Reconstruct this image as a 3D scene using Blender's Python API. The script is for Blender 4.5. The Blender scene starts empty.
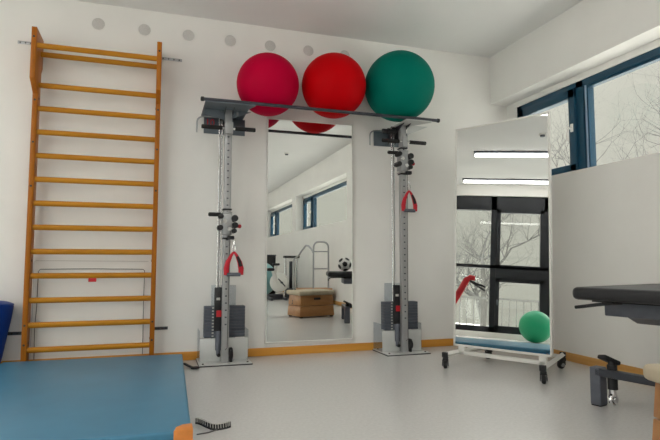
import bpy, bmesh, math, random
from mathutils import Vector, Matrix
random.seed(7)
scene = bpy.context.scene
COL = scene.collection
PI = math.pi
R = math.radians

# ------------------------------------------------------------------ materials
def mat(name, col, rough=.5, metal=0., noise=0., nscale=20., bump=0., spec=.5, coat=0., alpha=None):
    m = bpy.data.materials.new(name); m.use_nodes = True
    nt = m.node_tree; b = nt.nodes['Principled BSDF']
    b.inputs['Base Color'].default_value = (*col, 1)
    b.inputs['Roughness'].default_value = rough
    b.inputs['Metallic'].default_value = metal
    b.inputs['Specular IOR Level'].default_value = spec
    if coat: b.inputs['Coat Weight'].default_value = coat
    if noise or bump:
        tc = nt.nodes.new('ShaderNodeTexCoord'); n = nt.nodes.new('ShaderNodeTexNoise')
        n.inputs['Scale'].default_value = nscale; n.inputs['Detail'].default_value = 4
        nt.links.new(tc.outputs['Object'], n.inputs['Vector'])
        if noise:
            r = nt.nodes.new('ShaderNodeValToRGB')
            r.color_ramp.elements[0].position = .3; r.color_ramp.elements[1].position = .7
            r.color_ramp.elements[0].color = (*[c*(1-noise) for c in col], 1)
            r.color_ramp.elements[1].color = (*[min(1, c*(1+noise)) for c in col], 1)
            nt.links.new(n.outputs['Fac'], r.inputs['Fac']); nt.links.new(r.outputs['Color'], b.inputs['Base Color'])
        if bump:
            bp = nt.nodes.new('ShaderNodeBump'); bp.inputs['Strength'].default_value = bump
            bp.inputs['Distance'].default_value = .01
            nt.links.new(n.outputs['Fac'], bp.inputs['Height']); nt.links.new(bp.outputs['Normal'], b.inputs['Normal'])
    return m

def wood(name, c1, c2, scale, axis, rough=.38, coat=.15):
    m = mat(name, c1, rough, coat=coat, spec=.25); nt = m.node_tree; b = nt.nodes['Principled BSDF']
    tc = nt.nodes.new('ShaderNodeTexCoord'); mp = nt.nodes.new('ShaderNodeMapping'); n = nt.nodes.new('ShaderNodeTexNoise')
    s = [scale]*3; s[axis] = scale*.06
    mp.inputs['Scale'].default_value = s; n.inputs['Scale'].default_value = 1; n.inputs['Detail'].default_value = 6
    r = nt.nodes.new('ShaderNodeValToRGB')
    r.color_ramp.elements[0].position = .32; r.color_ramp.elements[1].position = .68
    r.color_ramp.elements[0].color = (*c1, 1); r.color_ramp.elements[1].color = (*c2, 1)
    nt.links.new(tc.outputs['Object'], mp.inputs['Vector']); nt.links.new(mp.outputs['Vector'], n.inputs['Vector'])
    nt.links.new(n.outputs['Fac'], r.inputs['Fac']); nt.links.new(r.outputs['Color'], b.inputs['Base Color'])
    return m

def clear(name, tint, gloss=.06, diffuse=0., dcol=(.7, .75, .8)):
    m = bpy.data.materials.new(name); m.use_nodes = True; nt = m.node_tree
    nt.nodes.remove(nt.nodes['Principled BSDF']); out = nt.nodes['Material Output']
    t = nt.nodes.new('ShaderNodeBsdfTransparent'); t.inputs['Color'].default_value = (*tint, 1)
    g = nt.nodes.new('ShaderNodeBsdfGlossy'); g.inputs['Roughness'].default_value = .03
    x = nt.nodes.new('ShaderNodeMixShader'); x.inputs[0].default_value = gloss
    nt.links.new(t.outputs[0], x.inputs[1]); nt.links.new(g.outputs[0], x.inputs[2]); last = x
    if diffuse:
        d = nt.nodes.new('ShaderNodeBsdfDiffuse'); d.inputs['Color'].default_value = (*dcol, 1)
        y = nt.nodes.new('ShaderNodeMixShader'); y.inputs[0].default_value = diffuse
        nt.links.new(x.outputs[0], y.inputs[1]); nt.links.new(d.outputs[0], y.inputs[2]); last = y
    nt.links.new(last.outputs[0], out.inputs['Surface'])
    return m

def lamp_mat(name, col, strength):
    m = mat(name, (.9, .9, .88), .5); b = m.node_tree.nodes['Principled BSDF']
    b.inputs['Emission Color'].default_value = (*col, 1); b.inputs['Emission Strength'].default_value = strength
    return m

M = dict(
    wall=mat('wall_paint', (.89, .872, .84), .85, noise=.02, nscale=3, bump=.03),
    ceiling=mat('ceiling_paint', (.87, .865, .855), .9, noise=.01, nscale=3),
    floor=mat('grey_vinyl', (.645, .635, .62), .27, noise=.05, nscale=60, spec=.6),
    skirting=wood('skirting_wood', (.62, .25, .035), (.76, .36, .06), 14, 0),
    skirting_y=wood('skirting_wood_side', (.60, .30, .08), (.74, .42, .14), 14, 1),
    ladder=wood('lacquered_beech', (.36, .105, .004), (.47, .155, .008), 30, 2, .42, .04),
    rung=wood('lacquered_rung', (.47, .185, .007), (.58, .25, .014), 30, 0, .4, .05),
    steel=mat('brushed_steel', (.42, .43, .44), .36, .8, noise=.05, nscale=40),
    alu=mat('anodised_aluminium', (.42, .42, .425), .42, .5, noise=.03, nscale=30),
    plate=mat('bluish_steel_plate', (.12, .145, .17), .45, .4, noise=.06, nscale=15),
    panel=mat('pale_metal_panel', (.60, .61, .60), .42, .35, noise=.03, nscale=12),
    chrome=mat('chrome', (.75, .75, .76), .15, 1.),
    weight=mat('weight_grey', (.085, .095, .12), .5, .3, noise=.1, nscale=30),
    black=mat('black_rubber', (.012, .012, .014), .55, noise=.2, nscale=80),
    foam=mat('black_foam', (.015, .014, .014), .8, noise=.2, nscale=120, bump=.2),
    darkmetal=mat('dark_grey_metal', (.055, .06, .075), .42, .4, noise=.1, nscale=20),
    greymetal=mat('slate_grey_metal', (.13, .14, .17), .45, .3, noise=.08, nscale=20),
    red=mat('red_webbing', (.55, .008, .025), .6, noise=.1, nscale=150),
    redplastic=mat('red_plastic', (.55, .012, .02), .4),
    white=mat('white_enamel', (.78, .77, .73), .35, noise=.01, nscale=8),
    whiteplastic=mat('white_plastic', (.85, .84, .8), .4),
    mirror=mat('mirror_silver', (.80, .815, .80), .0, 1.),
    pink=mat('pink_vinyl', (.50, .0, .034), .55, noise=.04, nscale=6, spec=.06),
    redball=mat('red_vinyl', (.54, .0, .003), .55, noise=.04, nscale=6, spec=.06),
    green=mat('sea_green_vinyl', (.0, .165, .122), .55, noise=.04, nscale=6, spec=.06),
    brightgreen=mat('bright_green_vinyl', (.0, .36, .16), .4, noise=.04, nscale=6),
    teal=mat('pale_teal_vinyl', (.22, .45, .46), .4, noise=.04, nscale=6),
    matblue=mat('mat_blue_vinyl', (.060, .23, .37), .38, noise=.05, nscale=5, spec=.55),
    matside=mat('mat_blue_side', (.02, .17, .36), .5, noise=.05, nscale=9),
    leather=mat('orange_leather', (.75, .26, .05), .55, noise=.08, nscale=25, bump=.1),
    rollblue=mat('royal_blue_vinyl', (.0, .036, .23), .5, noise=.06, nscale=8, spec=.25),
    pad=mat('black_upholstery', (.012, .012, .015), .42, noise=.15, nscale=40, bump=.05),
    frameblue=mat('petrol_blue_frame', (.006, .055, .105), .4, noise=.05, nscale=8),
    frameinner=mat('window_gasket_light', (.30, .38, .5), .4),
    blackframe=mat('black_window_frame', (.006, .008, .013), .4, noise=.05, nscale=8),
    boxwood=wood('vault_box_wood', (.42, .19, .07), (.56, .28, .11), 12, 0, .4),
    cream=mat('cream_leather', (.55, .47, .34), .6, noise=.08, nscale=14, bump=.1),
    bark=mat('pale_bark', (.13, .127, .12), .9, noise=.2, nscale=10),
    barkfar=mat('pale_bark_far', (.10, .098, .095), .9, noise=.15, nscale=10),
    ground=mat('pale_paving', (.75, .73, .69), .9, noise=.06, nscale=2),
    fence=mat('pale_fence_paint', (.17, .17, .16), .6),
    vent=mat('vent_grey', (.63, .61, .59), .8, noise=.12, nscale=180),
    cord=mat('grey_cord', (.12, .115, .11), .7),
    stitch=mat('light_stitching', (.55, .54, .5), .7),
    gum=mat('dark_bolt', (.03, .02, .015), .5),
    glass=clear('window_glass', (.93, .95, .94), .05),
    poly=clear('polycarbonate', (.90, .92, .94), .05, .07, (.5, .56, .62)),
    lamp=lamp_mat('fluorescent_diffuser', (1, .975, .93), 7.2),
    wheelgrey=mat('castor_grey', (.22, .22, .23), .5),
)

# ------------------------------------------------------------------ mesh builder
class MB:
    def __init__(s): s.bm = bmesh.new()
    def _xf(s, verts, mtx):
        bmesh.ops.transform(s.bm, matrix=mtx, verts=verts)
    def box(s, lo, hi, bev=0., seg=2, mtx=None):
        c = [(a+b)/2 for a, b in zip(lo, hi)]; d = [abs(b-a) for a, b in zip(lo, hi)]
        r = bmesh.ops.create_cube(s.bm, size=1); vs = r['verts']
        s._xf(vs, Matrix.Translation(c) @ Matrix.Diagonal((*d, 1)))
        if bev:
            es = list({e for v in vs for e in v.link_edges})
            q = bmesh.ops.bevel(s.bm, geom=es, offset=bev, segments=seg, affect='EDGES', profile=.5)
            vs = list({v for f in q['faces'] for v in f.verts} | {v for v in vs if v.is_valid})
        if mtx is not None: s._xf(vs, mtx)
        return s
    def prism(s, pts, axis, a, b, bev=0.):
        def p3(p, t):
            l = list(p); l.insert(axis, t); return l
        A = [s.bm.verts.new(p3(p, a)) for p in pts]; B = [s.bm.verts.new(p3(p, b)) for p in pts]
        n = len(pts); fs = [s.bm.faces.new(A), s.bm.faces.new(B[::-1])]
        for i in range(n): fs.append(s.bm.faces.new([A[i], B[i], B[(i+1) % n], A[(i+1) % n]]))
        bmesh.ops.recalc_face_normals(s.bm, faces=fs)
        if bev:
            es = list({e for f in fs for e in f.edges})
            bmesh.ops.bevel(s.bm, geom=es, offset=bev, segments=2, affect='EDGES', profile=.5)
        return s
    def tube(s, pts, r, n=10, closed=False, caps=True, flat=1., up=(0, 0, 1)):
        pts = [Vector(p) for p in pts]; k = len(pts)
        rs = r if isinstance(r, (list, tuple)) else [r]*k
        rings = []; prev = None
        for i, p in enumerate(pts):
            if closed: t = pts[(i+1) % k]-pts[i-1]
            else: t = pts[min(i+1, k-1)]-pts[max(i-1, 0)]
            t.normalize()
            if prev is None:
                u = Vector(up)
                if abs(t.dot(u)) > .95: u = Vector((1, 0, 0)) if abs(t.x) < .9 else Vector((0, 1, 0))
                a = (u-t*u.dot(t)).normalized()
            else:
                a = (prev-t*prev.dot(t)).normalized()
            prev = a; b = t.cross(a)
            rings.append([s.bm.verts.new(p+(a*math.cos(q)+b*math.sin(q)*flat)*rs[i]) for q in [2*PI*j/n for j in range(n)]])
        m = k if closed else k-1
        for i in range(m):
            A, B = rings[i], rings[(i+1) % k]
            for j in range(n): s.bm.faces.new([A[j], A[(j+1) % n], B[(j+1) % n], B[j]])
        if caps and not closed:
            s.bm.faces.new(rings[0][::-1]); s.bm.faces.new(rings[-1])
        return s
    def cyl(s, a, b, r, n=16, r2=None): return s.tube([a, b], [r, r if r2 is None else r2], n)
    def lathe(s, prof, n=32, mtx=None):
        rings = []; vs = []
        for (r, z) in prof:
            if r < 1e-6: q = [s.bm.verts.new((0, 0, z))]
            else: q = [s.bm.verts.new((r*math.cos(2*PI*j/n), r*math.sin(2*PI*j/n), z)) for j in range(n)]
            rings.append(q); vs += q
        for A, B in zip(rings, rings[1:]):
            for j in range(n):
                k = (j+1) % n
                if len(A) == 1 and len(B) == 1: continue
                if len(A) == 1: s.bm.faces.new([A[0], B[k], B[j]])
                elif len(B) == 1: s.bm.faces.new([A[j], A[k], B[0]])
                else: s.bm.faces.new([A[j], A[k], B[k], B[j]])
        if mtx is not None: s._xf(vs, mtx)
        return s
    def sphere(s, c, r, u=40, v=24, sc=(1, 1, 1)):
        q = bmesh.ops.create_uvsphere(s.bm, u_segments=u, v_segments=v, radius=r)
        s._xf(q['verts'], Matrix.Translation(c) @ Matrix.Diagonal((*sc, 1))); return s
    def xf(s, mtx): s._xf(s.bm.verts[:], mtx); return s

ORG = {}
def build(name, mb, m, parent=None, xf=None, smooth=True, angle=40, label=None):
    if xf is not None: mb.xf(xf)
    if parent is not None: mb.xf(Matrix.Translation(-ORG[parent]))
    me = bpy.data.meshes.new(name)
    bmesh.ops.recalc_face_normals(mb.bm, faces=mb.bm.faces[:])
    mb.bm.to_mesh(me); mb.bm.free()
    ms = m if isinstance(m, list) else [m]
    for q in ms: me.materials.append(q)
    if smooth:
        me.polygons.foreach_set('use_smooth', [True]*len(me.polygons))
        me.set_sharp_from_angle(angle=R(angle))
    o = bpy.data.objects.new(name, me); COL.objects.link(o)
    if parent is not None: o.parent = parent; ORG[o] = ORG[parent]
    if label: o['label'] = label
    return o
def tag(o, label, cat, group=None, kind=None):
    o['label'] = label; o['category'] = cat
    if group: o['group'] = group
    if kind: o['kind'] = kind
    return o
def thing(name, loc, label, cat, group=None):
    o = bpy.data.objects.new(name, None); o.empty_display_size = .1; COL.objects.link(o)
    o.location = loc; ORG[o] = Vector(loc); return tag(o, label, cat, group)
def single(name, mb, m, loc, label, cat, group=None, **k):
    mb.xf(Matrix.Translation(-Vector(loc)))
    o = build(name, mb, m, **k); o.location = loc; ORG[o] = Vector(loc); return tag(o, label, cat, group)
def struct(name, mb, m, parent=None, **k):
    o = build(name, mb, m, parent, **k)
    if parent is None: o['kind'] = 'structure'; ORG[o] = Vector((0, 0, 0))
    return o
def copy_tree(o, loc=None, parent=None):
    c = o.copy(); COL.objects.link(c)
    if parent is not None: c.parent = parent
    if loc is not None: c.location = loc
    ORG[c] = Vector(loc) if loc is not None else ORG.get(parent, Vector((0, 0, 0)))
    for ch in list(o.children): copy_tree(ch, None, c)
    return c

# ------------------------------------------------------------------ camera
cam_d = bpy.data.cameras.new('camera'); cam = bpy.data.objects.new('camera', cam_d); COL.objects.link(cam)
F = 529.4552
cam_d.sensor_width = 36; cam_d.sensor_fit = 'HORIZONTAL'; cam_d.lens = F/660*36; cam_d.clip_start = .05
yaw, pit, rol = R(17.9676), R(4.4894), R(.0418)
fw = Vector((math.sin(yaw)*math.cos(pit), math.cos(yaw)*math.cos(pit), math.sin(pit)))
rt0 = Vector((math.cos(yaw), -math.sin(yaw), 0)); up0 = rt0.cross(fw)
rt = rt0*math.cos(rol)+up0*math.sin(rol); up = up0*math.cos(rol)-rt0*math.sin(rol)
mm = Matrix((rt, up, -fw)).transposed().to_4x4(); mm.translation = Vector((0, -4.5009, .7943))
cam.matrix_world = mm
scene.camera = cam

# ------------------------------------------------------------------ room shell
XL, XR, YF, HC = -3.8, 3.17, -13.0, 2.87
struct('floor', MB().box((XL-.3, YF-.2, -.1), (XR+.3, .2, 0)), M['floor'])
struct('ceiling', MB().box((XL-.3, YF-.2, HC), (XR+.3, .2, HC+.15)), M['ceiling'])
struct('wall_back', MB().box((XL-.3, 0, 0), (XR+.3, .2, HC)), M['wall'])
struct('wall_front', MB().box((XL-.3, YF-.2, 0), (XR+.3, YF, HC)), M['wall'])
# right wall with a strip of windows set back from the room face
ZS, ZL, ZT = 1.525, 2.38, 2.325
WR = [(-4.02, -.155), (-8.05, -4.37), (-12.0, -8.40)]
wr = MB()
wr.box((XR, YF, 0), (XR+.3, 0, ZS)); wr.box((XR, YF, ZL), (XR+.3, 0, HC))
wr.box((XR+.19, -.155, ZS), (XR+.3, 0, ZL))
for a, b in ((YF, -12.0), (-8.40, -8.05), (-4.37, -4.02)): wr.box((XR, a, ZS), (XR+.3, b, ZL))
for a, b in WR: wr.box((XR+.19, a, ZT), (XR+.3, b, ZL))
struct('wall_right', wr, M['wall'], smooth=False)
def strip_window(n, y0, y1, flip=False):
    X0, X1 = XR+.20, XR+.27
    f = MB(); t = .055
    f.box((X0, y0, ZT-t), (X1, y1, ZT)); f.box((X0, y0, ZS), (X1, y1, ZS+.03))
    f.box((X0, y0, ZS), (X1, y0+t, ZT)); f.box((X0, y1-t, ZS), (X1, y1, ZT))
    ym = y1-.80
    f.box((X0, ym-.055, ZS), (X1, ym+.025, ZT))
    FX = Matrix.Translation((0, y0+y1, 0)) @ Matrix.Diagonal((1, -1, 1, 1)) if flip else Matrix.Identity(4)
    o = struct('window_%d' % n, f, M['frameblue'], smooth=False, xf=FX)
    g = MB(); g.box((X0+.01, ym-.10, ZS+.03), (X1, ym-.057, ZT-t))
    g.box((X0+.01, y0+t, ZT-t-.022), (X1-.01, ym-.10, ZT-t))
    build('fixed_pane_bead', g, M['frameblue'], o, smooth=False, xf=FX)
    l = MB().box((X0+.002, ym-.085, ZS+.03), (X0+.012, ym-.072, ZT-t))
    build('gasket', l, M['frameinner'], o, xf=FX)
    s = MB(); a, b = ym+.022, y1-t+.005; xs0, xs1 = X0-.025, X0+.05; w = .07
    s.box((xs0, a, ZT-t-w), (xs1, b, ZT-t+.01), .004); s.box((xs0, a, ZS+.02), (xs1, b, ZS+.10), .004)
    s.box((xs0, a, ZS+.02), (xs1, a+w, ZT-t+.01), .004); s.box((xs0, b-w, ZS+.02), (xs1, b, ZT-t+.01), .004)
    so = build('opening_sash', s, M['frameblue'], o, xf=FX)
    h = MB(); hy, hz = a+.03, 1.93
    h.box((xs0-.012, hy-.014, hz-.03), (xs0, hy+.014, hz+.04), .004)
    h.tube([(xs0-.01, hy, hz), (xs0-.04, hy, hz), (xs0-.05, hy, hz-.02), (xs0-.05, hy, hz-.12)], .011, 8)
    build('window_handle', h, M['whiteplastic'], so, xf=FX, label='white window handle')
    p = MB().box((X0+.02, a+w-.01, ZS+.09), (X0+.03, b-w+.01, ZT-t-w+.01))
    p.box((X0+.02, y0+t, ZS+.03), (X0+.03, ym-.06, ZT-t))
    build('pane', p, M['glass'], o, smooth=False, xf=FX)
for i, (a, b) in enumerate(WR): strip_window(i+1, a, b, i > 0)
# left wall: floor-length black framed windows
wl = MB(); LZ0, LZ1 = .10, 2.66
bays = [(-.46-.95*(k+1), -.46-.95*k) for k in range(13)]
wl.box((XL-.3, YF, 0), (XL, 0, LZ0)); wl.box((XL-.3, YF, LZ1), (XL, 0, HC)); wl.box((XL-.3, YF, LZ0), (XL, bays[-1][0], LZ1))
wl.box((XL-.3, -.46, LZ0), (XL, 0, LZ1))
struct('wall_left', wl, M['wall'], smooth=False)
def tall_window(n, y0, y1, sash):
    X0, X1 = XL-.16, XL-.06; t = .05
    f = MB(); f.box((X0, y0, LZ1-.27), (X1, y1, LZ1)); f.box((X0, y0, LZ0), (X1, y1, LZ0+.10))
    f.box((X0, y0, LZ0), (X1, y0+t, LZ1)); f.box((X0, y1-t, LZ0), (X1, y1, LZ1))
    f.box((X0, y0, 1.28), (X1, y1, 1.34))
    o = struct('window_%d' % n, f, M['blackframe'], smooth=False)
    if sash:
        s = MB(); w = .07; x0, x1 = X0+.02, X1+.02
        for (a, b) in ((LZ0+.06, 1.10), (1.28, LZ1-.25)):
            s.box((x0, y0+t, a), (x1, y1-t, a+w)); s.box((x0, y0+t, b-w), (x1, y1-t, b))
            s.box((x0, y0+t, a), (x1, y0+t+w, b)); s.box((x0, y1-t-w, a), (x1, y1-t, b))
        s.box((x0, y0+t, 1.08), (x1, y1-t, 1.32))
        build('sash', s, M['blackframe'], o, smooth=False)
        h = MB(); h.box((x1, y1-t-.05, .62), (x1+.02, y1-t-.025, .70), .004); h.box((x1+.02, y1-t-.05, .60), (x1+.035, y1-t-.03, .69), .004)
        build('window_handle', h, M['greymetal'], o)
    p = MB().box((X0+.04, y0+t, LZ0+.10), (X0+.05, y1-t, LZ1-.27))
    build('pane', p, M['glass'], o, smooth=False)
for k, (a, b) in enumerate(bays): tall_window(4+k, a, b, k % 2 == 1)
# skirtings
ZB = .067
struct('baseboard_back', MB().box((XL, -.015, 0), (XR, 0, ZB), .003), M['skirting'])
struct('baseboard_right', MB().box((XR-.015, YF, 0), (XR, -.015, ZB), .003), M['skirting_y'])
struct('baseboard_front', MB().box((XL, YF, 0), (XR, YF+.015, ZB), .003), M['skirting'])

# wall discs
for j in range(7):
    x = -.5016+j*.3506
    prof = [(0, .005), (.044, .005), (.05, .002), (.052, 0)]
    b = MB().lathe(prof, 32, Matrix.Translation((x, 0, 2.7)) @ Matrix.Rotation(R(90), 4, 'X'))
    o = thing('wall_vent', (x, 0, 2.7), '', 'vent', 'round grey wall vents')
    build('cover', b, M['vent'], o)
    rg = MB().tube([(x+.05*math.cos(2*PI*q/32), -.002, 2.7+.05*math.sin(2*PI*q/32)) for q in range(32)], .0025, 6, closed=True)
    build('rim', rg, M['wall'], o)
    o['label'] = ['round grey wall vent above the middle of the wall bars, first from the left',
                  'round grey wall vent just above the right upright of the wall bars',
                  'round grey wall vent between wall bars and left cable machine, third from the left',
                  'round grey wall vent above the left end of the ball rail',
                  'round grey wall vent just above the pink exercise ball',
                  'round grey wall vent above the gap between pink and red balls',
                  'round grey wall vent half hidden behind the top of the red ball'][j]

# ------------------------------------------------------------------ wall bars
wb = thing('wall_bars', (-.465, -.07, 0), 'tall orange wooden wall bars with fourteen rungs fixed to the back wall', 'wall bars')
prof = [(-.04, .03), (-.04, 2.23), (-.004, 2.27), (-.004, 2.505), (-.25, 2.515), (-.25, 2.13), (-.135, 2.05), (-.135, .03)]
for x in (-.922, -.046):
    u = build('upright', MB().prism([(p[0], p[1]) for p in prof], 0, x, x+.036, .004), M['ladder'], wb)
    for z in (.19, .33, 1.35, 1.68, 2.0, 2.44):
        y = -.234 if z > 2.1 else -.119
        build('screw', MB().cyl((x+.018, y-.016, z), (x+.018, y-.019, z), .008, 10), M['gum'], u)
    for z in (2.02, 1.6, .8, .2):
        xx = x+.0365 if x < -.5 else x-.0005
        build('screw', MB().cyl((xx-.002, -.09, z), (xx+.002, -.09, z), .010, 10), M['gum'], u)
def rung(y, z):
    build('rung', MB().tube([(-.892, y, z), (-.04, y, z)], .021, 14, flat=.8), M['rung'], wb)
for k in range(12): rung(-.104, .1496+k*.1793)
rung(-.075, 2.372); rung(-.222, 2.385)
for z, y in ((2.475, 0), (.262, 0)):
    for x0, x1 in ((-1.066, -.92), (-.02, .152 if z > 1 else .09)):
        b = MB().box((x0, -.004, z-.012), (x1, 0, z+.012), .001)
        q = build('wall_bracket', b, M['darkmetal' if z < 1 else 'steel'], wb)
        for i in range(4):
            xx = x0+(x1-x0)*(.12+.25*i); build('bracket_hole', MB().cyl((xx, -.003, z), (xx, -.0055, z), .006, 8), M['gum'], q)
# cord behind the lower rungs
cd = thing('stretch_cord', (-.475, -.03, .73), 'thin grey cord hung in a square behind the lower rungs of the wall bars', 'cord')
build('cord_line', MB().tube([(-.858, -.012, .06), (-.862, -.012, .30), (-.855, -.012, .45), (-.853, -.012, .72), (-.84, -.012, .735), (-.47, -.012, .737), (-.11, -.012, .732),
      (-.097, -.012, .72), (-.10, -.012, .45), (-.097, -.012, .22), (-.097, -.012, .06)], .0026, 6), M['cord'], cd)
build('cord_line', MB().tube([(-.885, -.012, .05), (-.882, -.012, .4), (-.885, -.012, .79), (-.87, -.012, .80), (-.07, -.012, .795)], .0022, 6), M['vent'], cd)
build('cord_tag', MB().box((-.495, -.1155, .640), (-.44, -.0905, .668), .003), M['redplastic'], cd, label='small red tag')

# blue bolster standing in the corner left of the wall bars
bl = thing('bolster', (-1.172, -.145, 0), 'royal blue vinyl bolster standing upright left of the wall bars', 'bolster')
mx = Matrix.Translation((-1.152, -.145, 0)) @ Matrix.Rotation(R(4.5), 4, 'Y')
build('cover', MB().lathe([(0, .010), (.078, .010), (.088, .016), (.105, .1), (.135, .44), (.136, .485), (.128, .503), (.10, .512), (0, .514)], 40, mx), M['rollblue'], bl)
build('piping', MB().tube([mx @ Vector((.132*math.cos(2*PI*q/40), .132*math.sin(2*PI*q/40), .497)) for q in range(40)], .005, 6, closed=True), M['rollblue'], bl)

# gym mat
mt = thing('gym_mat', (-.45, -1.14, 0), 'large blue gym mat with an orange corner lying on the floor before the wall bars', 'mat')
MX0, MX1, MY0, MY1, MZ = -1.035, .200, -2.12, -.165, .08
mtx = Matrix.Translation((.168, -.165, 0)) @ Matrix.Rotation(R(-1.3), 4, 'Z') @ Matrix.Translation((-.168, .165, 0))
build('top_cover', MB().box((MX0, MY0, .040), (MX1, MY1, MZ), .012, 3, mtx), M['matblue'], mt)
build('side_band', MB().box((MX0+.004, MY0-.003, 0), (MX1-.0, MY1, .047), .01, 3, mtx), M['matside'], mt, label='brighter blue lower side of the mat')
for (sx, sy) in ((1, 0), (1, 1), (0, 0), (0, 1)):
    cx, cy = (MX0, MX1)[sx], (MY0, MY1)[sy]; dx, dy = (1, -1)[sx], (1, -1)[sy]
    if sy == 1: continue
    g = MB().prism([(cx-dx*.005, cy-dy*.006), (cx+dx*.075, cy-dy*.006), (cx+dx*.065, cy+dy*.05), (cx+dx*.04, cy+dy*.08), (cx-dx*.005, cy+dy*.09)][::(1 if dx*dy > 0 else -1)], 2, .002, MZ+.005, .005)
    build('leather_corner', g, M['leather'], mt, xf=mtx, label='orange leather corner guard')

# ------------------------------------------------------------------ cable machines
def machine(cx, tz, label, gus='plate'):
    t = thing('cable_machine', (cx, -.2, 0), label, 'cable machine', 'wall mounted cable machines')
    def B(name, mb, m, par=t, **k): return build(name, mb, m, par, xf=Matrix.Translation((cx, 0, 0)), **k)
    bp_ = B('base_plate', MB().box((-.20, -.345, .006), (.20, -.016, .014), .002), M['panel'])
    B('rubber_edge', MB().box((-.203, -.35, 0), (.203, -.016, .007)), M['black'], bp_)
    for x in (-.17, .17):
        for y in (-.31, -.06): B('bolt', MB().cyl((x, y, .012), (x, y, .02), .008, 8), M['gum'], bp_)
    c = B('column', MB().box((-.028, -.275, .012), (.028, -.225, 2.010), .004), M['alu'])
    for i in range(30):
        z = .30+i*.055
        B('number_mark', MB().box((-.007, -.2765, z), (.007, -.2745, z+.010)), M['darkmetal'], c)
    # clear shield and lower metal cover
    B('side_shield', MB().box((-.192, -.20, .014), (-.188, -.016, .25)), M['poly']); B('side_shield', MB().box((.188, -.20, .014), (.192, -.016, .25)), M['poly'])
    B('back_shield', MB().box((-.09, -.035, .014), (.11, -.031, .60)), M['poly'])
    B('lower_cover', MB().box((-.187, -.205, .014), (.187, -.198, .19), .002), M['panel'])
    # weight stack
    for i in range(10):
        z = .195+i*.0245
        w = B('weight_plate', MB().box((-.155, -.19, z), (.165, -.10, z+.0235), .0025), M['weight'])
        B('plate_number', MB().box((-.097, -.1915, z+.007), (-.082, -.1895, z+.017)), M['stitch'], w)
    cb = B('selector_housing', MB().box((-.082, -.225, .25), (-.024, -.195, .59), .005), M['black'])
    B('warning_label', MB().box((-.066, -.227, .36), (-.028, -.2245, .41)), M['redplastic'], cb, label='red label on the black housing')
    B('small_sticker', MB().box((-.068, -.227, .49), (-.040, -.2245, .51)), M['stitch'], cb)
    B('shock_spring', MB().cyl((-.047, -.21, .10), (-.047, -.21, .25), .024).cyl((-.047, -.21, .06), (-.047, -.21, .10), .016), M['greymetal'], cb)
    for x, y in ((-.058, -.145), (-.036, -.145)):
        B('guide_rod', MB().cyl((x, y, .43), (x, y, 2.008), .006, 10), M['chrome'])
    B('cable', MB().tube([(.0, -.282, .11), (.012, -.30, .13), (.022, -.30, tz-.06)], .003, 6), M['cord'])
    B('lift_cable', MB().tube([(-.047, -.16, .585), (-.047, -.16, 2.0)], .003, 6), M['cord'])
    pu = MB().lathe([(0, -.014), (.04, -.014), (.045, -.008), (.034, 0), (.045, .008), (.04, .014), (0, .014)], 24, Matrix.Translation((.045, -.262, .078)) @ Matrix.Rotation(R(90), 4, 'Y'))
    B('floor_pulley', pu.box((.034, -.285, .014), (.056, -.245, .125), .004), M['black'])
    B('stop_knob', MB().cyl((-.045, -.215, .065), (-.045, -.24, .065), .014), M['black'])
    # top
    wp = B('wall_plate', MB().box((-.175, -.014, 1.87), (.17, -.002, 2.008), .002), M['plate'])
    if gus == 'plate':
        tp = B('top_plate', MB().prism([(-.20, -.455), (.185, -.455), (.185, -.43), (.15, -.34), (.15, -.005), (-.20, -.005)], 2, 2.010, 2.018), M['plate'])
        B('front_gusset', MB().prism([(.03, 2.010), (.18, 2.010), (.03, 1.945)], 1, -.262, -.256), M['plate'], tp)
        B('front_gusset', MB().prism([(-.03, 2.010), (-.03, 1.93), (-.19, 1.96), (-.19, 2.010)], 1, -.262, -.256), M['plate'], tp)
    else:
        tp = B('top_plate', MB().prism([(-.06, -.455), (.19, -.455), (.19, -.43), (.06, -.24), (.06, -.005), (-.06, -.005)], 2, 2.010, 2.018), M['panel'])
        B('front_gusset', MB().prism([(.03, 2.010), (.235, 2.010), (.03, 1.92)], 1, -.292, -.286), M['panel'], tp)
        B('coil_roller', MB().cyl((-.17, -.20, 1.965), (-.04, -.20, 1.965), .02).cyl((-.12, -.20, 1.965), (-.10, -.20, 1.965), .028).cyl((-.07, -.20, 1.965), (-.05, -.20, 1.965), .028), M['black'], tp)
    for xx in (-.035, .030): B('side_gusset', MB().prism([(-.013, 2.010), (-.36, 2.010), (-.013, 1.89)], 0, xx, xx+.005), M['darkmetal'], tp)
    B('top_pulley', MB().cyl((-.06, -.15, 1.985), (-.035, -.15, 1.985), .04), M['black'], tp)
    for bx_, bz_, br_ in ((.07, 1.985, .014), (-.06, 1.995, .008)): B('bolt', MB().cyl((bx_, -.268, bz_), (bx_, -.262, bz_), br_, 10), M['chrome'], tp)
    hk = [(-.235, -.06, 1.86), (-.235, -.06, 1.95)]+[(-.235+.06*(1-math.cos(a)), -.06, 1.95+.05*math.sin(a)) for a in (.4, .8, 1.2, PI/2)]+[(-.12, -.06, 2.0), (-.04, -.06, 2.0)]
    B('hook', MB().tube(hk, .007, 8), M['steel'])
    gb = B('grip_block', MB().box((-.032 if gus == 'plate' else -.022, -.31, 1.81), (.032 if gus == 'plate' else .022, -.215, 1.905), .004), M['alu'])
    gbar = B('pull_up_bar', MB().cyl((-.055, -.29, 1.857), (.055, -.29, 1.857), .012), M['chrome'], gb)
    for s in (-1, 1):
        B('foam_grip', MB().tube([(s*.05, -.29, 1.857), (s*.055, -.29, 1.857), (s*.21, -.29, 1.857), (s*.214, -.29, 1.857)], [.014, .017, .017, .012], 16), M['foam'], gb)
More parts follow.
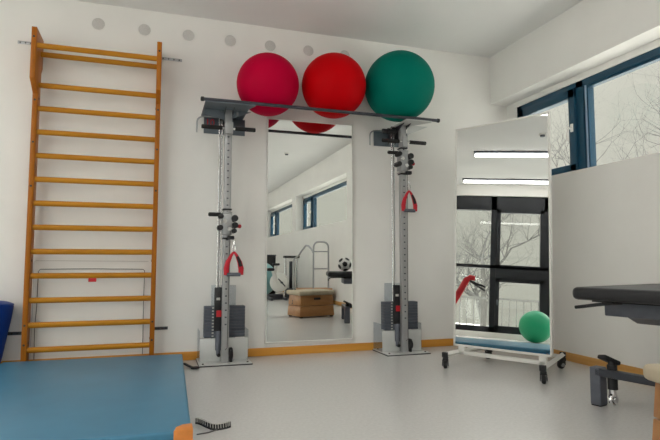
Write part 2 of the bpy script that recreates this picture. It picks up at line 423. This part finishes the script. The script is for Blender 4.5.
    # trolley
    tr = B('trolley', MB().box((-.037, -.295, tz-.085), (.037, -.205, tz+.085), .006).box((-.036, -.298, tz+.085), (.036, -.2, tz+.095), .002).box((-.034, -.30, tz-.105), (.034, -.2, tz-.095), .002), M['steel'])
    for zz in (.11, -.12): B('trolley_collar', MB().box((-.034, -.287, tz+zz), (.034, -.215, tz+zz+.012), .002), M['black'], tr)
    for (x, z, r) in ((.057, tz+.045, .026), (.06, tz-.01, .024), (-.05, tz+.06, .02), (-.055, tz-.03, .022), (.055, tz-.055, .018)):
        B('roller', MB().cyl((x, -.31, z), (x, -.235, z), r, 18), M['black'], tr)
    B('adjust_knob', MB().cyl((.07, -.26, tz-.015), (.10, -.26, tz-.015), .013).sphere((.10, -.26, tz-.015), .016, 14, 10), M['redplastic'], tr, label='red adjusting knob')
    for bx_, bz_ in ((-.02, .02), (.016, -.04)): B('bearing_cap', MB().cyl((bx_, -.293, tz+bz_), (bx_, -.306, tz+bz_), .017), M['chrome'], tr)
    B('trolley_grip', MB().tube([(-.05, -.26, tz+.075), (-.14, -.26, tz+.075)], .016, 14).tube([(-.14, -.26, tz+.075), (-.146, -.26, tz+.075)], .012, 14), M['foam'], tr)
    B('pulley_guard', MB().box((.0, -.335, tz-.125), (.05, -.30, tz-.095), .005).cyl((.025, -.325, tz-.11), (.025, -.29, tz-.11), .014), M['black'], tr)
    return t
m1 = machine(.515, 1.09, 'silver cable machine left of the wall mirror, its trolley at mid height')
m2 = machine(2.06, 1.685, 'silver cable machine right of the wall mirror, its trolley near the top', 'panel')
# red figure on the left machine's wall plate
fc = bpy.data.curves.new('number_text', 'FONT'); fc.body = '10'; fc.size = .08; fc.extrude = .001
fo = bpy.data.objects.new('number_text', fc); COL.objects.link(fo)
dg = bpy.context.evaluated_depsgraph_get(); me = bpy.data.meshes.new_from_object(fo.evaluated_get(dg))
bpy.data.objects.remove(fo)
me.materials.clear(); me.materials.append(M['redplastic'])
no = bpy.data.objects.new('plate_number', me); COL.objects.link(no); no.parent = m1
no.location = (-.165, .2-.0165, 1.937); no.rotation_euler = (R(90), 0, 0); no['label'] = 'red number on the wall plate'

def cable_handle(x, y, z, label):
    t = thing('pull_stirrup', (x, y, z), label, 'pull stirrup', 'red pull stirrups')
    build('carabiner', MB().tube([(x+.012*math.cos(a), y, z-.028+.028*math.sin(a)) for a in [2*PI*i/14 for i in range(14)]], .0035, 8, closed=True)
          .tube([(x, y, z), (x, y, z+.03)], .006, 8), M['chrome'], t)
    zt = z-.055; zb = z-.235
    for s in (-1, 1):
        pts = [(x, y, zt), (x+s*.022, y, zt-.03), (x+s*.045, y, zt-.08), (x+s*.057, y, zt-.13), (x+s*.056, y, zb)]
        build('strap', MB().tube(pts, [.008, .012, .018, .021, .019], 10, flat=.45, up=(1, 0, 0)), M['red'], t)
    build('strap_sleeve', MB().tube([(x+.026, y-.002, zt-.036), (x+.043, y-.002, zt-.075), (x+.054, y-.002, zt-.115)], [.0105, .0145, .0165], 10, flat=.5, up=(1, 0, 0)), M['foam'], t, label='black sleeve on the right strap')
    build('grip', MB().tube([(x-.052, y, zb+.004), (x+.052, y, zb+.004)], .015, 14), M['greymetal'], t)
    return t
cable_handle(.563, -.340, .925, 'red pull stirrup hanging from the left cable machine')
cable_handle(2.08, -.335, 1.47, 'red pull stirrup hanging from the right cable machine')

# ball rail across both machines
rl = thing('ball_rail', (1.32, -.44, 2.018), 'long thin metal rail laid across both cable machines below the exercise balls', 'rail')
build('tube', MB().cyl((.295, -.44, 2.0315), (2.315, -.44, 2.0315), .0135, 14), M['darkmetal'], rl)
for a, b in ((.280, .307), (2.303, 2.33)): build('end_cap', MB().tube([(a, -.44, 2.0315), (a+.005, -.44, 2.0315), (b-.005, -.44, 2.0315), (b, -.44, 2.0315)], [.012, .018, .018, .012], 14), M['black'], rl)

# exercise balls
def ball(name, c, r, m, label, group=None):
    t = thing(name, (c[0], c[1], c[2]-r), label, 'exercise ball', group)
    b = MB().sphere((0, 0, 0), r, 64, 40).xf(Matrix.Translation(c) @ Matrix.Rotation(R(60), 4, 'X') @ Matrix.Rotation(R(20), 4, 'Y'))
    build('shell', b, m, t)
    d = (Vector((0, -.3, .0))-Vector((0, 0, 0)))
    v = Vector((-.55, -.6, .35)).normalized()
    p = Vector(c)+v*r
    rot = v.to_track_quat('Z', 'Y').to_matrix().to_4x4()
    build('plug', MB().lathe([(.0, .002), (.008, .002), (.011, 0)], 16, Matrix.Translation(p) @ rot), m, t)
    return t
G = 'exercise balls on the rail'
ball('exercise_ball', (.831, -.275, 2.250), .256, M['pink'], 'pink exercise ball on the rail above the left cable machine', G)
ball('exercise_ball', (1.393, -.309, 2.2882), .274, M['redball'], 'red exercise ball in the middle of the rail above the wall mirror', G)
ball('exercise_ball', (2.004, -.316, 2.345), .309, M['green'], 'large sea green exercise ball on the rail above the right cable machine', G)

# wall mirror
wm = thing('wall_mirror', (1.272, -.02, .106), 'tall narrow mirror on the back wall between the two cable machines', 'mirror')
build('glass', MB().box((.884, -.030, .112), (1.660, -.024, 2.034)), M['mirror'], wm, smooth=False)
build('backing', MB().box((.882, -.024, .108), (1.662, -.001, 2.038)), M['panel'], wm, smooth=False)
build('frame', MB().box((.876, -.034, .103), (.885, 0, 2.042), .001).box((1.659, -.034, .103), (1.668, 0, 2.042), .001).box((.876, -.034, .100), (1.668, 0, .116), .001).box((.876, -.034, 2.032), (1.668, 0, 2.046), .001), M['white'], wm)

# ------------------------------------------------------------------ rolling mirror
ANG, TILT = 209., 3.1
nx, ny = math.cos(R(ANG)), math.sin(R(ANG))
def rmx(cx, cy):  # local: x along the mirror (left to right), y away from its face
    return Matrix(((-ny, -nx, 0, cx), (nx, -ny, 0, cy), (0, 0, 1, 0), (0, 0, 0, 1)))
RC = (2.385, -1.155)
RM = rmx(*RC)
rm = thing('rolling_mirror', (RC[0]+.14, RC[1]+.06, 0), 'tall white framed mirror on castors standing in the right corner', 'mirror')
TM = RM @ Matrix.Translation((0, 0, .145)) @ Matrix.Rotation(R(-TILT), 4, 'X')
W2, HT = .377, 1.725
build('glass', MB().box((-W2+.012, -.001, .012), (W2-.012, .004, HT-.012)), M['mirror'], rm, xf=TM, smooth=False)
fr = MB()
fr.box((-W2, -.006, 0), (-W2+.013, .026, HT), .002); fr.box((W2-.013, -.006, 0), (W2, .026, HT), .002)
fr.box((-W2, -.006, 0), (W2, .026, .016), .002); fr.box((-W2, -.006, HT-.013), (W2, .026, HT), .002)
build('frame', fr, M['white'], rm, xf=TM)
build('back_board', MB().box((-W2+.01, .005, .01), (W2-.01, .022, HT-.01)), M['white'], rm, xf=TM, smooth=False)
build('post', MB().box((-.335, -.005, .085), (-.285, .025, .16), .003), M['white'], rm, xf=RM)
build('post', MB().box((.285, -.005, .085), (.335, .025, .16), .003), M['white'], rm, xf=RM)
build('cross_bar', MB().box((-.345, -.005, .085), (.345, .025, .112), .003), M['white'], rm, xf=RM)
for sx in (-1, 1):
    ft = build('foot', MB().tube([(.378 if sx > 0 else -.352, -.165, .098), (.374 if sx > 0 else -.35, -.10, .10), (sx*.30, .38, .10), (sx*.292, .43, .098)], .020, 4, up=(0, 1, 1)), M['white'], rm, xf=RM)
    for xa, ya in ((.378 if sx > 0 else .352, -.185), (.29, .425)): build('end_cap', MB().box((sx*xa-.02, ya, .08), (sx*xa+.02, ya+.025, .118), .003), M['black'], ft, xf=RM)
build('rear_bar', MB().box((-.305, .34, .09), (.305, .365, .112), .003), M['white'], rm, xf=RM)
for fx, y, a in ((-.352, -.165, 25), (.378, -.165, 25), (-.292, .42, -30), (.292, .42, -30)):
    L = RM @ Matrix.Translation((fx, y, 0)) @ Matrix.Rotation(R(a), 4, 'Z')
    ca = build('castor', MB().box((-.020, -.02, .056), (.020, .02, .082), .004).box((-.022, -.028, .028), (-.016, .012, .066), .002).box((.016, -.028, .028), (.022, .012, .066), .002), M['black'], rm, xf=L)
    build('wheel', MB().lathe([(0, -.013), (.024, -.013), (.030, -.008), (.030, .008), (.024, .013), (0, .013)], 24, Matrix.Translation((0, -.012, .030)) @ Matrix.Rotation(R(90), 4, 'Y')), M['black'], ca, xf=L)
    build('hub', MB().cyl((-.025, -.012, .030), (.025, -.012, .030), .014, 14), M['wheelgrey'], ca, xf=L)

# ------------------------------------------------------------------ treatment bench
BX0, BX1, BY0, BY1, BZ = 2.085, 2.94, -2.80, -2.17, .66
BR_ = Matrix.Translation((2.115, -2.17, 0)) @ Matrix.Rotation(R(15), 4, 'Z') @ Matrix.Translation((-2.085, 2.17, 0))
tb = thing('treatment_bench', (2.6, -2.48, 0), 'black padded treatment bench on a grey lifting frame by the right wall', 'bench')
build('pad', MB().box((BX0, BY0, BZ-.068), (BX1, BY1, BZ), .028, 4), M['pad'], tb, xf=BR_)
build('pad_board', MB().box((BX0+.10, BY0+.06, BZ-.08), (BX1-.06, BY1-.06, BZ-.066)), M['black'], tb, xf=BR_)
build('upper_frame', MB().box((2.30, BY0+.08, .50), (2.88, BY1-.06, .575), .006).prism([(2.45, .50), (2.88, .50), (2.88, .44), (2.6, .44)], 1, BY0+.1, BY1-.08), M['greymetal'], tb, xf=BR_)
lv = MB().tube([(2.095, -2.19, .552), (2.098, -2.23, .559), (2.11, -2.30, .572), (2.14, -2.36, .582), (2.2, -2.38, .582)], .009, 8)
build('lever', lv, M['black'], tb, xf=BR_)
for x, y in ((2.335, -2.16), (2.335, -2.66), (2.84, -2.50)):
    lg = build('leg', MB().box((x-.035, y-.03, .006), (x+.035, y+.03, .21), .004, 1), M['greymetal'], tb, angle=25, xf=BR_)
    build('leg_foot', MB().box((x-.032, y-.027, 0), (x+.032, y+.027, .012), .002), M['black'], lg, xf=BR_)
build('cross_rail', MB().box((2.30, -2.66, .165), (2.35, -2.16, .205), .004), M['darkmetal'], tb, xf=BR_)
build('base_rail', MB().box((2.335, -2.525, .165), (2.84, -2.475, .205), .004), M['darkmetal'], tb, xf=BR_)
for y in (-2.45, -2.60):
    for a, b in (((2.48, .20), (2.82, .51)), ((2.82, .20), (2.48, .51))):
        build('scissor_arm', MB().tube([(a[0], y, a[1]), (b[0], y, b[1])], .025, 4), M['darkmetal'], tb, xf=BR_)
build('actuator', MB().cyl((2.345, -2.235, .10), (2.345, -2.235, .23), .026).cyl((2.345, -2.235, .225), (2.345, -2.235, .25), .02), M['black'], tb, xf=BR_)
build('castor_fork', MB().cyl((2.345, -2.235, .06), (2.345, -2.235, .10), .018).tube([(2.345+.028*math.cos(q), -2.235, .045+.028*math.sin(q)) for q in [2*PI*i/16 for i in range(16)]], .010, 8, closed=True).cyl((2.345, -2.255, .045), (2.345, -2.215, .045), .018), M['chrome'], tb, xf=BR_)
build('pedal', MB().box((-.055, -.03, -.012), (.055, .03, .012), .009, 3, Matrix.Translation((2.345, -2.22, .255)) @ Matrix.Rotation(R(25), 4, 'Y') @ Matrix.Rotation(R(-20), 4, 'Z')), M['black'], tb, xf=BR_)

# soccer ball on the bench
sc = Vector((2.52, -2.66, BZ+.097)); sr = .097
sb = thing('soccer_ball', (sc.x, sc.y, BZ), 'black and white soccer ball lying on the treatment bench', 'ball')
bm = bmesh.new(); bmesh.ops.create_icosphere(bm, subdivisions=4, radius=sr)
ico = bmesh.new(); bmesh.ops.create_icosphere(ico, subdivisions=1, radius=1); iv = [v.co.normalized() for v in ico.verts]; ico.free()
for f in bm.faces:
    c = f.calc_center_median().normalized(); f.material_index = 1 if max(c.dot(q) for q in iv) > math.cos(R(21.5)) else 0
b = MB(); b.bm.free(); b.bm = bm; b.xf(Matrix.Translation(sc) @ Matrix.Rotation(.5, 4, 'X'))
build('shell', b, [M['whiteplastic'], M['black']], sb, angle=180)

# vault box
VB = Matrix.Translation((2.14, -3.06, 0)) @ Matrix.Rotation(R(-14), 4, 'Z')
vb = thing('vault_box', (2.14, -3.06, 0), 'low wooden vault box with a cream padded top in front of the bench', 'vault box')
hw, hd = .285, .195; tw, td = .265, .175
def frustum(z0, z1, wx0, wy0, wx1, wy1):
    m_ = MB(); A = [m_.bm.verts.new((sx*wx0, sy*wy0, z0)) for sx, sy in ((-1, -1), (1, -1), (1, 1), (-1, 1))]
    Bv = [m_.bm.verts.new((sx*wx1, sy*wy1, z1)) for sx, sy in ((-1, -1), (1, -1), (1, 1), (-1, 1))]
    m_.bm.faces.new(A[::-1]); m_.bm.faces.new(Bv)
    for i in range(4): m_.bm.faces.new([A[i], A[(i+1) % 4], Bv[(i+1) % 4], Bv[i]])
    bmesh.ops.bevel(m_.bm, geom=m_.bm.edges[:], offset=.006, segments=2, affect='EDGES', profile=.5)
    return m_
def lerp(z): k = z/.315; return hw+(tw-hw)*k, hd+(td-hd)*k
for z0, z1 in ((.02, .165), (.17, .315)):
    a, b_ = lerp(z0), lerp(z1)
    sg = build('box_section', frustum(z0, z1, a[0], a[1], b_[0], b_[1]), M['boxwood'], vb, xf=VB)
    if z0 > .1:
        zz = .265; q = lerp(zz)
        h = MB()
        for s in (-1, 1):
            h.tube([(-.05, s*(q[1]+.000), zz), (.05, s*(q[1]+.000), zz)], .016, 12)
            h.cyl((s*(q[0]-.004), -.06, .23), (s*(q[0]+.004), -.06, .23), .012, 12)
            h.cyl((s*(q[0]+.002), -.06, .195), (s*(q[0]+.010), -.06, .195), .012, 12)
        build('hand_hole', h, M['black'], sg, xf=VB)
for sx in (-1, 1):
    for sy in (-1, 1):
        build('foot', MB().box((sx*.25-.02, sy*.16-.015, 0), (sx*.25+.02, sy*.16+.015, .025), .004), M['black'], vb, xf=VB)
build('padded_top', MB().box((-.305, -.212, .315), (.295, .205, .382), .026, 4), M['cream'], vb, xf=VB)

# ------------------------------------------------------------------ floor straps
def strap(name, pts, h, label):
    t = thing(name, pts[0], label, 'strap')
    P = [Vector(p) for p in pts]
    b = MB(); A = []
    for i, p in enumerate(P):
        d = (P[min(i+1, len(P)-1)]-P[max(i-1, 0)]).normalized(); nrm = Vector((-d.y, d.x, 0)).normalized()*.004
        A.append([b.bm.verts.new(p+nrm), b.bm.verts.new(p-nrm), b.bm.verts.new(p-nrm*.6+Vector((0, .012, h))), b.bm.verts.new(p+nrm*1.2+Vector((0, .012, h)))])
    for X, Y in zip(A, A[1:]):
        for j in range(4): b.bm.faces.new([X[j], X[(j+1) % 4], Y[(j+1) % 4], Y[j]])
    b.bm.faces.new(A[0]); b.bm.faces.new(A[-1][::-1])
    build('band', b, M['black'], t)
    s = MB()
    for X, Y in zip(P, P[1:]):
        for k in range(2):
            q = X.lerp(Y, (k+.5)/2); s.cyl(q+Vector((0, -.004, h*.35)), q+Vector((0, .006, h*1.02)), .0016, 5)
    s.tube([p+Vector((0, .008, h)) for p in P], .0022, 5)
    build('stitching', s, M['stitch'], t)
    return t
sp = [(.192, -1.80, .012), (.205, -1.80, .010), (.222, -1.815, .006), (.24, -1.845, .003), (.262, -1.88, .001), (.285, -1.895, 0), (.31, -1.89, 0), (.335, -1.88, 0), (.352, -1.865, 0)]
st = strap('webbing_strap', sp, .026, 'curved black webbing strap with pale stitching on the floor beside the mat')
build('tail', MB().tube([(.190, -1.935, .003), (.24, -1.925, .003), (.285, -1.9, .004)], .003, 6), M['cord'], st)
st2 = thing('ankle_strap', (.27, -.40, 0), 'short black ankle strap lying at the foot of the left cable machine', 'strap')
build('band', MB().tube([(.212, -.27, .022), (.235, -.31, .014), (.262, -.362, .009), (.29, -.385, .008)], .007, 8, flat=2.), M['black'], st2)
build('buckle', MB().tube([(.283+.026*math.cos(q), -.392+.018*math.sin(q), .009) for q in [2*PI*i/14 for i in range(14)]], .008, 8, closed=True).box((.262, -.40, .001), (.305, -.382, .014), .004), M['black'], st2)

# ------------------------------------------------------------------ ceiling lamps and detectors
def lamp(x, y, label):
    t = thing('ceiling_lamp', (x, y, HC), label, 'lamp', 'long ceiling lamps')
    L = 1.25
    build('housing', MB().box((x-.09, y-L, HC-.025), (x+.09, y+L, HC), .004), M['greymetal'], t)
    build('diffuser', MB().box((x-.055, y-L+.02, HC-.055), (x+.055, y+L-.02, HC-.024), .012, 3), M['lamp'], t)
    return t
rows = [(.09, -1.25, 'right hand row'), (-1.68, -.97, 'middle row'), (-3.39, -.80, 'row by the black windows')]
for x, ys_, rn in rows:
    for i, w in enumerate(('nearest the back wall', 'second from the back wall', 'third from the back wall', 'farthest from the back wall')):
        lamp(x, ys_-1.25-2.6*i, 'long ceiling lamp of the %s, %s' % (rn, w))
def detector(x, y, label):
    t = thing('smoke_detector', (x, y, HC), label, 'smoke detector')
    build('base', MB().lathe([(0, 0), (.05, 0), (.05, -.015), (.04, -.02), (0, -.02)], 24, Matrix.Translation((x, y, HC))), M['whiteplastic'], t)
    build('sensor_head', MB().lathe([(0, -.018), (.034, -.018), (.03, -.04), (0, -.045)], 20, Matrix.Translation((x, y, HC))), M['greymetal'], t)
detector(2.30, -5.35, 'round smoke detector on the ceiling seen in the wall mirror')
detector(-.80, -1.85, 'small smoke detector between lamps seen in the rolling mirror')

# ------------------------------------------------------------------ things seen in the mirrors
ball('exercise_ball', (-3.25, -2.1, .27), .27, M['brightgreen'], 'bright green exercise ball on the floor under the black framed windows')
ball('exercise_ball', (2.20, -7.55, .40), .40, M['teal'], 'pale teal exercise ball on the floor behind the white exercise bike')
# red exercise bike by the left windows
bx = -2.2
rb = thing('exercise_bike', (bx, -.45, 0), 'exercise bike with a red column and black handles by the tall windows', 'exercise bike')
build('column', MB().tube([(bx, -.50, .08), (bx, -.62, .36), (bx, -.80, .68), (bx, -.93, .93), (bx, -.99, .97), (bx, -1.06, .965)], [.055, .055, .052, .05, .045, .04], 14), M['redplastic'], rb)
build('base', MB().box((bx-.2, -.62, 0), (bx+.2, -.56, .05), .01).box((bx-.04, -.60, .03), (bx+.04, -.10, .09), .01).box((bx-.2, -.14, 0), (bx+.2, -.08, .05), .01), M['black'], rb)
for dx in (-.09, .09):
    build('handle', MB().tube([(bx, -.97, .93), (bx+dx*.6, -1.02, .90), (bx+dx, -1.22, .78+.05*(dx > 0))], .016, 10), M['black'], rb)
build('saddle_post', MB().tube([(bx, -.25, .08), (bx, -.20, .55)], .03, 12), M['greymetal'], rb)
build('saddle', MB().box((bx-.1, -.34, .55), (bx+.1, -.06, .60), .022, 3), M['black'], rb)
# white exercise bike seen in the wall mirror
wk = thing('exercise_bike', (2.42, -6.6, 0), 'white exercise bike seen at the left edge of the wall mirror', 'exercise bike')
build('flywheel', MB().lathe([(0, -.05), (.17, -.05), (.20, -.03), (.20, .03), (.17, .05), (0, .05)], 32, Matrix.Translation((2.42, -6.45, .36)) @ Matrix.Rotation(R(35), 4, 'Z') @ Matrix.Rotation(R(90), 4, 'X')), M['whiteplastic'], wk)
build('crank', MB().tube([(2.44, -6.36, .36), (2.46, -6.33, .36)], .02, 10).tube([(2.38, -6.36, .44), (2.52, -6.32, .28)], .012, 8), M['darkmetal'], wk)
build('body', MB().tube([(2.42, -6.5, .3), (2.34, -6.5, .50), (2.36, -6.5, .72)], [.09, .06, .035], 12).tube([(2.42, -6.5, .3), (2.28, -6.44, .6)], [.08, .03], 12), M['whiteplastic'], wk)
build('base', MB().box((2.2, -6.56, .0), (2.52, -6.48, .12), .02).box((2.2, -6.75, 0), (2.26, -6.25, .05), .01).box((2.50, -6.65, 0), (2.56, -6.25, .05), .01), M['darkmetal'], wk)
build('saddle', MB().box((2.16, -6.52, .6), (2.30, -6.34, .66), .025, 3), M['black'], wk)
build('console', MB().box((2.29, -6.56, .71), (2.43, -6.44, .76), .015), M['black'], wk)
# upright trainer
ut = thing('upright_trainer', (2.74, -6.75, 0), 'grey upright trainer with a dark console behind the vault box', 'trainer')
for dx in (-.12, .14): build('post', MB().cyl((2.74+dx, -6.75, 0), (2.74+dx, -6.75, .88), .022, 10), M['chrome'], ut)
build('console', MB().box((2.58, -6.82, .87), (2.92, -6.68, .92), .012), M['black'], ut)
build('pedal_unit', MB().box((2.64, -6.92, 0), (2.84, -6.6, .22), .03).box((2.71, -6.79, .22), (2.77, -6.71, .80), .008), M['darkmetal'], ut)
# dark cabinet behind
dc = thing('equipment_box', (2.3, -8.4, 0), 'tall black equipment box behind the pale teal ball', 'box')
build('case', MB().box((2.05, -8.6, 0), (2.72, -8.2, .93), .01), M['black'], dc)
build('lid', MB().box((2.04, -8.61, .93), (2.73, -8.19, .96), .006), M['darkmetal'], dc)
# training stairs with handrails
ts = thing('training_stairs', (2.8, -5.4, 0), 'small training stairs with curved steel handrails along the right wall', 'stairs')
for i, (y0, y1, h) in enumerate(((-5.35, -4.95, .30), (-5.6, -5.35, .20), (-5.82, -5.6, .10))):
    build('step', MB().box((2.50, y0, 0), (3.10, y1, h), .008), M['boxwood'], ts)
fr_ = [(2.74, -5.0, .28), (2.74, -5.0, 1.06)]+[(2.84-.10*math.cos(a), -5.0, 1.06+.10*math.sin(a)) for a in (.4, .8, 1.2, PI/2)]+[(2.93, -5.0, 1.16)]+[(2.93+.10*math.sin(a), -5.0, 1.06+.10*math.cos(a)) for a in (.4, .8, 1.2, PI/2)]+[(3.03, -5.0, .28)]
build('end_frame', MB().tube(fr_, .017, 10).cyl((2.74, -5.0, .98), (3.03, -5.0, .98), .012).cyl((2.74, -5.0, .66), (3.03, -5.0, .66), .012), M['steel'], ts)
build('handrail', MB().tube([(2.74, -5.0, .95), (2.72, -5.08, 1.03), (2.70, -5.2, 1.09), (2.69, -5.35, 1.10), (2.67, -5.6, 1.0), (2.63, -5.7, .90), (2.60, -5.78, .87), (2.57, -5.8, .84), (2.57, -5.8, .10)], .018, 10), M['steel'], ts)

# ------------------------------------------------------------------ outdoors
struct('ground', MB().box((-40, -40, -.5), (40, 30, -.35)), M['ground'])
fe = thing('garden_fence', (-7.5, -3.5, -.35), 'pale garden fence of upright bars outside the tall windows', 'fence')
build('rail', MB().box((-7.53, -12, .80), (-7.47, 5, .86)), M['fence'], fe)
build('rail', MB().box((-7.53, -12, -.15), (-7.47, 5, -.10)), M['fence'], fe)
pk = None
for i in range(80):
    y = -10+i*.17
    build('picket', MB().box((-7.515, y-.011, -.35), (-7.485, y+.011, .82)), M['fence'], fe, smooth=False)
def tree(x, y, h, m, label, seed, spread=.75, depth=6):
    rnd = random.Random(seed)
    t = thing('bare_tree', (x, y, -.35), label, 'tree', 'bare trees outside')
    tr = MB(); br = MB()
    def grow(p, d, L, r, lev):
        pts = [p]; rs = [r]; n = 4
        dd = d.copy()
        for i in range(n):
            dd = (dd+Vector((rnd.uniform(-1, 1), rnd.uniform(-1, 1), rnd.uniform(-.4, .7)))*.16).normalized()
            pts.append(pts[-1]+dd*L/n); rs.append(r*(1-.5*(i+1)/n))
        (tr if lev == 0 else br).tube(pts, rs, 6 if lev < 2 else 4)
        if lev >= depth or L < .12: return
        k = rnd.randint(4, 5) if lev < 3 else rnd.randint(2, 3)
        for j in range(k):
            i = rnd.randint(1, n) if j else n
            a = Vector((rnd.uniform(-1, 1), rnd.uniform(-1, 1), rnd.uniform(-.25, .8))).normalized()
            grow(pts[i], (dd*(1-spread*.6)+a*spread).normalized(), L*rnd.uniform(.58, .8), rs[i]*.72, lev+1)
    grow(Vector((x, y, -.35)), Vector((0, 0, 1)), h*.30, h*.017, 0)
    build('trunk', tr, m, t); build('branches', br, m, t)
lt = [(-9.6, -1.5, 7.), (-10.0, -8.0, 6.6), (-14.5, 1.2, 7.5), (-15.0, -11.5, 7.), (-10.6, 4.2, 6.5)]
ln = ['bare tree beyond the fence, nearest the tall black windows seen in the rolling mirror', 'bare tree beyond the middle of the garden fence',
      'taller bare tree farther back beyond the fence', 'bare tree at the far end of the garden fence', 'bare tree beyond the back corner of the room']
for i, (x, y, h) in enumerate(lt): tree(x, y, h, M['bark'], ln[i], 20+i)
rtre = [(9.5, 4.6, 6.6), (8.2, 1.2, 5.8), (9.5, -2.6, 6.5), (10.0, -9.2, 7.), (10.5, -16.5, 7.)]
rn = ['pale bare tree outside the opening sash beside the rolling mirror', 'pale bare tree outside the left part of the strip window', 'pale bare tree outside the right part of the strip window at the photo edge',
      'pale bare tree outside the second strip window', 'pale bare tree outside the third strip window']
for i, (x, y, h) in enumerate(rtre): tree(x, y, h, M['barkfar'], rn[i], 40+i)

# ------------------------------------------------------------------ light
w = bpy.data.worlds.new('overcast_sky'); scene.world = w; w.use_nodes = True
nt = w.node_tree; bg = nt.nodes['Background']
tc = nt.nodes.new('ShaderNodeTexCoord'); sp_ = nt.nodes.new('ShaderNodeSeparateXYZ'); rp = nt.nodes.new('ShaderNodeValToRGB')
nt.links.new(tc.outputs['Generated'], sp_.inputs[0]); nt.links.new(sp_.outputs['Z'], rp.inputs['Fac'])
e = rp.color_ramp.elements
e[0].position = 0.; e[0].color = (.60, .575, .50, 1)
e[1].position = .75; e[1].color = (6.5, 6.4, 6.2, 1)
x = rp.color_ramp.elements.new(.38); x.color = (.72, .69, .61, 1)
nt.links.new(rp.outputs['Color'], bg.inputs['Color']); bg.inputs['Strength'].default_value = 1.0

sd = bpy.data.lights.new('sun', 'SUN'); sd.energy = 3.2; sd.angle = R(60); sd.color = (1, .97, .92)
so = bpy.data.objects.new('sun', sd); COL.objects.link(so)
so.rotation_euler = Vector((-.55, -.78, .22)).to_track_quat('Z', 'Y').to_euler()
so.location = (-8, -4, 9)
vs = scene.view_settings
vs.view_transform = 'Standard'; vs.look = 'None'; vs.gamma = 1; vs.exposure = .15; vs.use_curve_mapping = False
